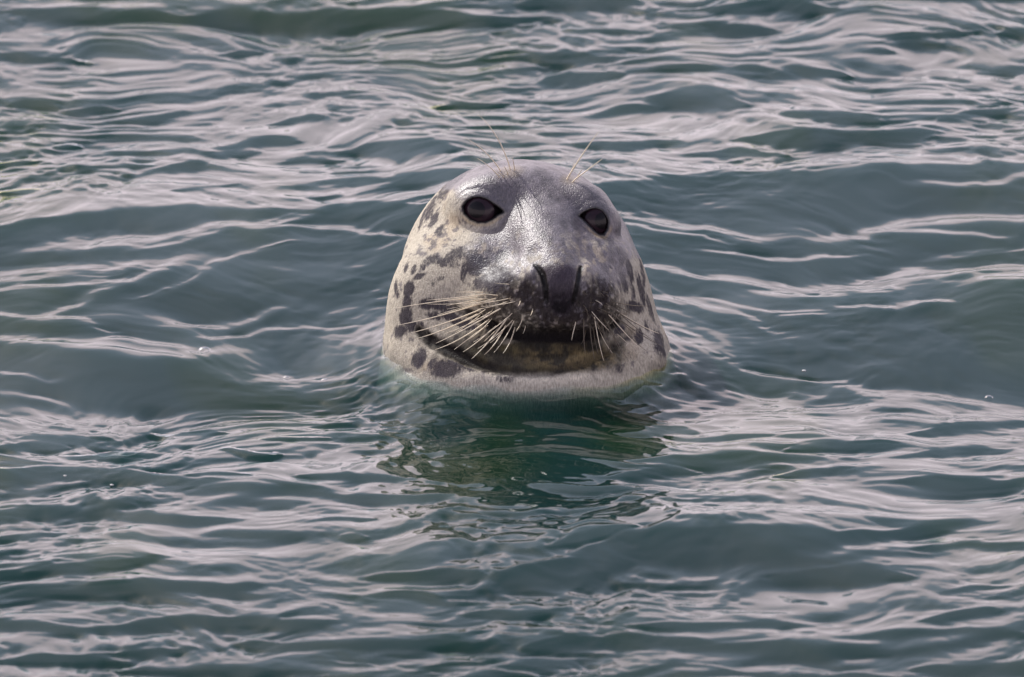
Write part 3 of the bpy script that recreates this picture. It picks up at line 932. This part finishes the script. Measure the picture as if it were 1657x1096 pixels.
# ---- eyes
em, t, out = new_mat('eye_dark')
N = t.nodes.new
pb = N('ShaderNodeBsdfPrincipled')
pb.inputs['Base Color'].default_value = (0.006, 0.004, 0.0055, 1)
pb.inputs['Roughness'].default_value = 0.3
pb.inputs['Specular IOR Level'].default_value = 0.1
pb.inputs['Coat Weight'].default_value = 0.42
pb.inputs['Coat Roughness'].default_value = 0.015
pb.inputs['Coat IOR'].default_value = 1.33
t.links.new(pb.outputs['BSDF'], out.inputs['Surface'])
im, t, out = new_mat('iris_brown')
N = t.nodes.new
pi_ = N('ShaderNodeBsdfPrincipled')
pi_.inputs['Base Color'].default_value = (0.020, 0.010, 0.015, 1)
pi_.inputs['Roughness'].default_value = 0.3
pi_.inputs['Coat Weight'].default_value = 0.42
pi_.inputs['Coat IOR'].default_value = 1.33
pi_.inputs['Specular IOR Level'].default_value = 0.1
pi_.inputs['Coat Roughness'].default_value = 0.015
t.links.new(pi_.outputs['BSDF'], out.inputs['Surface'])

def dome(center, axis, rad, a0, a1, seg=40, rings=14):
    """a cap of a ball between two angles from its axis"""
    axis = np.array(axis, float); axis /= np.linalg.norm(axis)
    u = np.cross(axis, [0, 1, 0]); u /= np.linalg.norm(u); v = np.cross(axis, u)
    co_, fa = [], []
    for i in range(rings + 1):
        a = a0 + (a1 - a0) * i / rings
        for j in range(seg):
            b = 2 * math.pi * j / seg
            co_.append(np.array(center) + rad * (math.cos(a) * axis + math.sin(a) * (math.cos(b) * u + math.sin(b) * v)))
    for i in range(rings):
        for j in range(seg):
            fa.append((i * seg + j, i * seg + (j + 1) % seg, (i + 1) * seg + (j + 1) % seg, (i + 1) * seg + j))
    return np.array(co_), np.array(fa)

for eye, ax in ((EYE_L, (-0.25, 0.05, 1.0)), (EYE_R, (0.42, -0.02, 1.0))):
    cx, cy, cw = eye['c']
    cen_ = (cx, -cy, cw - 3)
    c_, f_ = dome(cen_, ax, eye['r'], 0.0, math.pi, rings=28)
    eo = link('eye', mesh_np('eye', view_to_world(c_) - OFF, f_), em, root)
    c_, f_ = dome(cen_, ax, eye['r'] + 0.12, 0.42, 0.92, rings=8)
    link('iris', mesh_np('iris', view_to_world(c_) - OFF, f_), im, eo)

# ---- whiskers
hm_, t, out = new_mat('whisker_pale')
N = t.nodes.new
pb = N('ShaderNodeBsdfPrincipled')
pb.inputs['Base Color'].default_value = (0.66, 0.56, 0.42, 1); pb.inputs['Roughness'].default_value = 0.35
t.links.new(pb.outputs['BSDF'], out.inputs['Surface'])
hd_, t, out = new_mat('whisker_dark')  # backlit look of the right-hand whiskers put into the colour
N = t.nodes.new
pb = N('ShaderNodeBsdfPrincipled')
pb.inputs['Base Color'].default_value = (0.10, 0.075, 0.05, 1); pb.inputs['Roughness'].default_value = 0.35
t.links.new(pb.outputs['BSDF'], out.inputs['Surface'])

def whisker(name, a, b, bow=0.0, rise=40.0, rad=1.5, mat=None, wend=None):
    """a tapered bristle from skin pixel a to tip pixel b, standing off the skin"""
    r0 = front([a])[0].astype(float)
    n0 = grad(r0[None, :], 1.5)[0]; n0 /= np.linalg.norm(n0) + 1e-9
    tip = np.array([b[0], -b[1], (r0[2] + rise) if wend is None else wend], float)
    chord = tip - r0
    ln = np.linalg.norm(chord[:2])
    perp = np.array([-chord[1], chord[0], 0]) / max(ln, 1e-6)
    midp = (r0 + tip) / 2 + perp * bow * ln + n0 * 0.10 * ln
    n, seg = 12, 6
    pts = []
    for i in range(n + 1):
        s = i / n
        pts.append((1 - s) ** 2 * r0 + 2 * s * (1 - s) * midp + s * s * tip)
    pts[0] = pts[0] - n0 * 2.0
    pts = np.array(pts)
    co_, fa = [], []
    for i in range(n + 1):
        d = pts[min(i + 1, n)] - pts[max(i - 1, 0)]; d /= np.linalg.norm(d)
        u = np.cross(d, [0.3, 0.2, 0.9]); u /= np.linalg.norm(u); v = np.cross(d, u)
        s = i / n
        rr_ = rad * (1 - s) ** 0.7 * (1 + 0.10 * math.sin(s * 46)) + 0.22
        for j in range(seg):
            an = 2 * math.pi * j / seg
            co_.append(pts[i] + rr_ * (math.cos(an) * u + math.sin(an) * v))
    for i in range(n):
        for j in range(seg):
            fa.append((i * seg + j, i * seg + (j + 1) % seg, (i + 1) * seg + (j + 1) % seg, (i + 1) * seg + j))
    return link(name, mesh_np(name, view_to_world(np.array(co_)) - OFF, np.array(fa)), mat or hm_, root)

LEFT_W = [  # root, tip, bow, thickness
 ((779, 491), (645, 526), .03, 1.5), ((781, 473), (738, 473), .02, 1.1), ((788, 476), (690, 486), .02, 1.2), ((772, 481), (640, 499), .01, 1.2),
 ((778, 501), (664, 539), .02, 1.7), ((774, 508), (674, 548), .02, 1.7), ((810, 499), (705, 556), .03, 1.6), ((792, 517), (704, 566), .03, 1.8),
 ((790, 526), (735, 566), .03, 1.5), ((803, 527), (749, 570), .04, 1.5), ((820, 516), (763, 581), .04, 1.6), ((818, 527), (784, 574), .08, 1.4),
 ((832, 519), (799, 571), .05, 1.0), ((845, 517), (835, 536), .05, 1.0), ((833, 530), (814, 572), .10, 1.3), ((808, 530), (783, 553), .02, 1.1),
 ((806, 478), (752, 470), .03, 1.0), ((800, 487), (690, 492), .0, 1.0), ((824, 460), (800, 458), .05, .9), ((842, 487), (838, 496), .1, 1.0),
 ((862, 500), (858, 511), .1, 1.0), ((797, 503), (720, 540), .05, 1.2), ((783, 484), (722, 495), -.02, 1.0), ((850, 528), (846, 540), .1, .9),
]
RIGHT_W = [
 ((932, 521), (925, 551), -.06, 1.1), ((945, 515), (947, 573), -.06, 1.3), ((950, 503), (953, 513), -.1, 1.1), ((954, 523), (962, 581), -.07, 1.2),
 ((962, 512), (977, 584), -.05, 1.1), ((972, 516), (991, 576), -.08, 1.1), ((968, 525), (974, 545), -.1, 1.0), ((978, 515), (1017, 584), -.04, 1.3),
 ((985, 509), (1034, 562), -.05, 1.3), ((984, 500), (1038, 550), -.03, 1.4), ((996, 512), (1075, 562), -.05, 1.3), ((990, 495), (1060, 553), -.08, 1.2),
 ((995, 500), (1067, 540), -.10, 1.2), ((980, 490), (1025, 522), -.06, 1.1), ((990, 488), (1049, 495), -.08, 1.0), ((978, 494), (1017, 510), -.06, 1.1),
 ((998, 540), (1017, 557), -.05, .9), ((986, 525), (1003, 568), -.06, 1.0), ((975, 528), (984, 560), -.06, 1.0), ((960, 530), (968, 572), -.08, 1.0),
 ((964, 486), (975, 494), .1, 1.0), ((948, 534), (941, 556), .05, .9), ((990, 515), (1045, 568), -.04, 1.0), ((1000, 505), (1050, 535), -.06, 1.0),
]
for i, (a, b, bow, th) in enumerate(LEFT_W):
    whisker('whisker', a, b, bow * 1.4 + random.uniform(-.02, .04), 28, th * 0.64)
for i, (a, b, bow, th) in enumerate(RIGHT_W):
    whisker('whisker', a, b, bow + random.uniform(-.03, .02), 22, th * 0.6, mat=hm_ if i % 4 == 0 else hd_)
# finer bristles between the strong ones
wr_ = random.Random(4)
for i in range(14):
    a = (wr_.uniform(775, 835), wr_.uniform(478, 528)); q_ = (a[1] - 478) / 50
    ln_ = wr_.uniform(38, 85); an_ = math.radians(wr_.uniform(-4, 10) + q_ * 50)
    whisker('whisker', a, (a[0] - ln_ * math.cos(an_), a[1] + ln_ * math.sin(an_)), wr_.uniform(-.02, .09), 22, wr_.uniform(.4, .65))
for i in range(12):
    a = (wr_.uniform(955, 998), wr_.uniform(488, 528)); q_ = (a[1] - 488) / 40
    ln_ = wr_.uniform(28, 60); an_ = math.radians(wr_.uniform(5, 30) + q_ * 50)
    whisker('whisker', a, (a[0] + ln_ * math.cos(an_), a[1] + ln_ * math.sin(an_)), wr_.uniform(-.10, .0), 18, wr_.uniform(.35, .55), mat=wr_.choice((hm_, hd_, hd_)))
# a few very short bristles among the follicles
for i in range(26):
    s = random.choice((0, 1))
    a = (random.uniform(790, 868), random.uniform(470, 528)) if s == 0 else (random.uniform(940, 990), random.uniform(468, 525))
    b = (a[0] + (random.uniform(-16, -3) if s == 0 else random.uniform(2, 12)), a[1] + random.uniform(-1, 13))
    whisker('whisker', a, b, random.uniform(-.1, .1), 8, random.uniform(.35, .55), mat=hd_)
for a, b, bow, th in [((826, 274), (773, 185), -.10, 1.2), ((811, 277), (752, 223), -.06, 1.05), ((809, 287), (772, 256), -.02, .9), ((833, 275), (829, 255), .0, .8),
                      ((917, 290), (969, 213), -.01, 1.25), ((922, 284), (930, 262), -.02, 1.0), ((925, 295), (975, 257), -.06, 1.15), ((934, 287), (942, 274), 0, .9),
                      ((816, 287), (800, 275), 0, .8), ((822, 282), (815, 268), 0, .8)]:
    whisker('brow_whisker', a, b, bow, 30, th * 0.85)
#@@SEAL_END

#@@BUBBLES_BEGIN
# ---- air bubbles riding on the water beside the seal
bub_m, t, out = new_mat('bubble_film')
N = t.nodes.new
bt = N('ShaderNodeBsdfTransparent'); bt.inputs['Color'].default_value = (0.98, 0.98, 0.98, 1)
bg = N('ShaderNodeBsdfGlossy'); bg.inputs['Roughness'].default_value = 0.02
bf = N('ShaderNodeFresnel'); bf.inputs['IOR'].default_value = 1.33
bx_ = N('ShaderNodeMixShader')
bh = N('ShaderNodeMath'); bh.operation = 'MULTIPLY'; bh.inputs[1].default_value = 0.28
t.links.new(bf.outputs['Fac'], bh.inputs[0]); t.links.new(bh.outputs['Value'], bx_.inputs['Fac']); t.links.new(bt.outputs['BSDF'], bx_.inputs[1]); t.links.new(bg.outputs['BSDF'], bx_.inputs[2])
t.links.new(bx_.outputs['Shader'], out.inputs['Surface'])

def water_point(px, py):
    """where the line of sight through a photograph pixel meets the sea"""
    z = 0.0
    for _ in range(12):
        u = (px - CX) * S; v = (CY - py) * S
        y = (v - z * cp) / sp
        for _ in range(3):
            k = (DIST - (-y * cp + z * sp)) / DIST
            y = (v * k - z * cp) / sp
        x = u * k
        i = int(np.clip(np.searchsorted(xs, x), 0, NX - 1)); j = int(np.clip(np.searchsorted(ys, y), 0, NY - 1))
        z = 0.5 * z + 0.5 * H[j, i]
    return x, y, H[j, i]

BUBBLES = [
 (331, 567, 13, 'large clear air bubble on the wave left of the seal, biggest of the bubbles there'),
 (464, 612, 8, 'small air bubble halfway between the large bubble and the seal, left one of a pair'),
 (526, 616, 9, 'small air bubble nearest the left side of the seal, right one of a pair'),
 (1600, 644, 9, 'wide flat air bubble on the water at the far right edge of the photo'),
]
for px, py, r, lab in BUBBLES:
    x, y, z = water_point(px, py)
    rr_ = r * S * 0.8
    c_, f_ = dome((0, 0, 0), (0.0, 0.001, 1.0), rr_, 0.0, math.pi * 0.56, seg=28, rings=10)
    c_[:, 2] *= 0.62
    b = link('air_bubble', mesh_np('air_bubble', c_, f_), bub_m)
    b.location = (x, y, z - rr_ * 0.05)
    b['label'] = lab; b['category'] = 'bubble'; b['group'] = 'air bubbles floating near the seal'
FLECKS = [
 (105, 770, 2.6, 'tiny white foam fleck on the dark trough at lower left, left one of two'),
 (181, 785, 3.0, 'tiny white foam fleck on the dark trough at lower left, right one of two'),
 (1301, 600, 3.4, 'tiny white foam fleck on the green water well to the right of the seal'),
]
fk_m, t, out = new_mat('foam_white')
N = t.nodes.new
pb = N('ShaderNodeBsdfPrincipled'); pb.inputs['Base Color'].default_value = (0.42, 0.42, 0.42, 1); pb.inputs['Roughness'].default_value = 0.4
t.links.new(pb.outputs['BSDF'], out.inputs['Surface'])
for k, (px, py, r, lab) in enumerate(FLECKS):
    x, y, z = water_point(px, py)
    c_, f_ = dome((0, 0, 0), (0.0, 0.001, 1.0), r * S * 0.7, 0.0, math.pi, seg=14, rings=8)
    c_ *= (1 + 0.18 * np.sin(5 * np.arctan2(c_[:, 1], c_[:, 0]) + k))[:, None] * np.array([1.4, 1.1, 0.6])
    b = link('foam_fleck', mesh_np('foam_fleck', c_, f_), fk_m)
    b.location = (x, y, z)
    b['label'] = lab; b['category'] = 'foam fleck'; b['group'] = 'foam flecks on the sea'
#@@BUBBLES_END
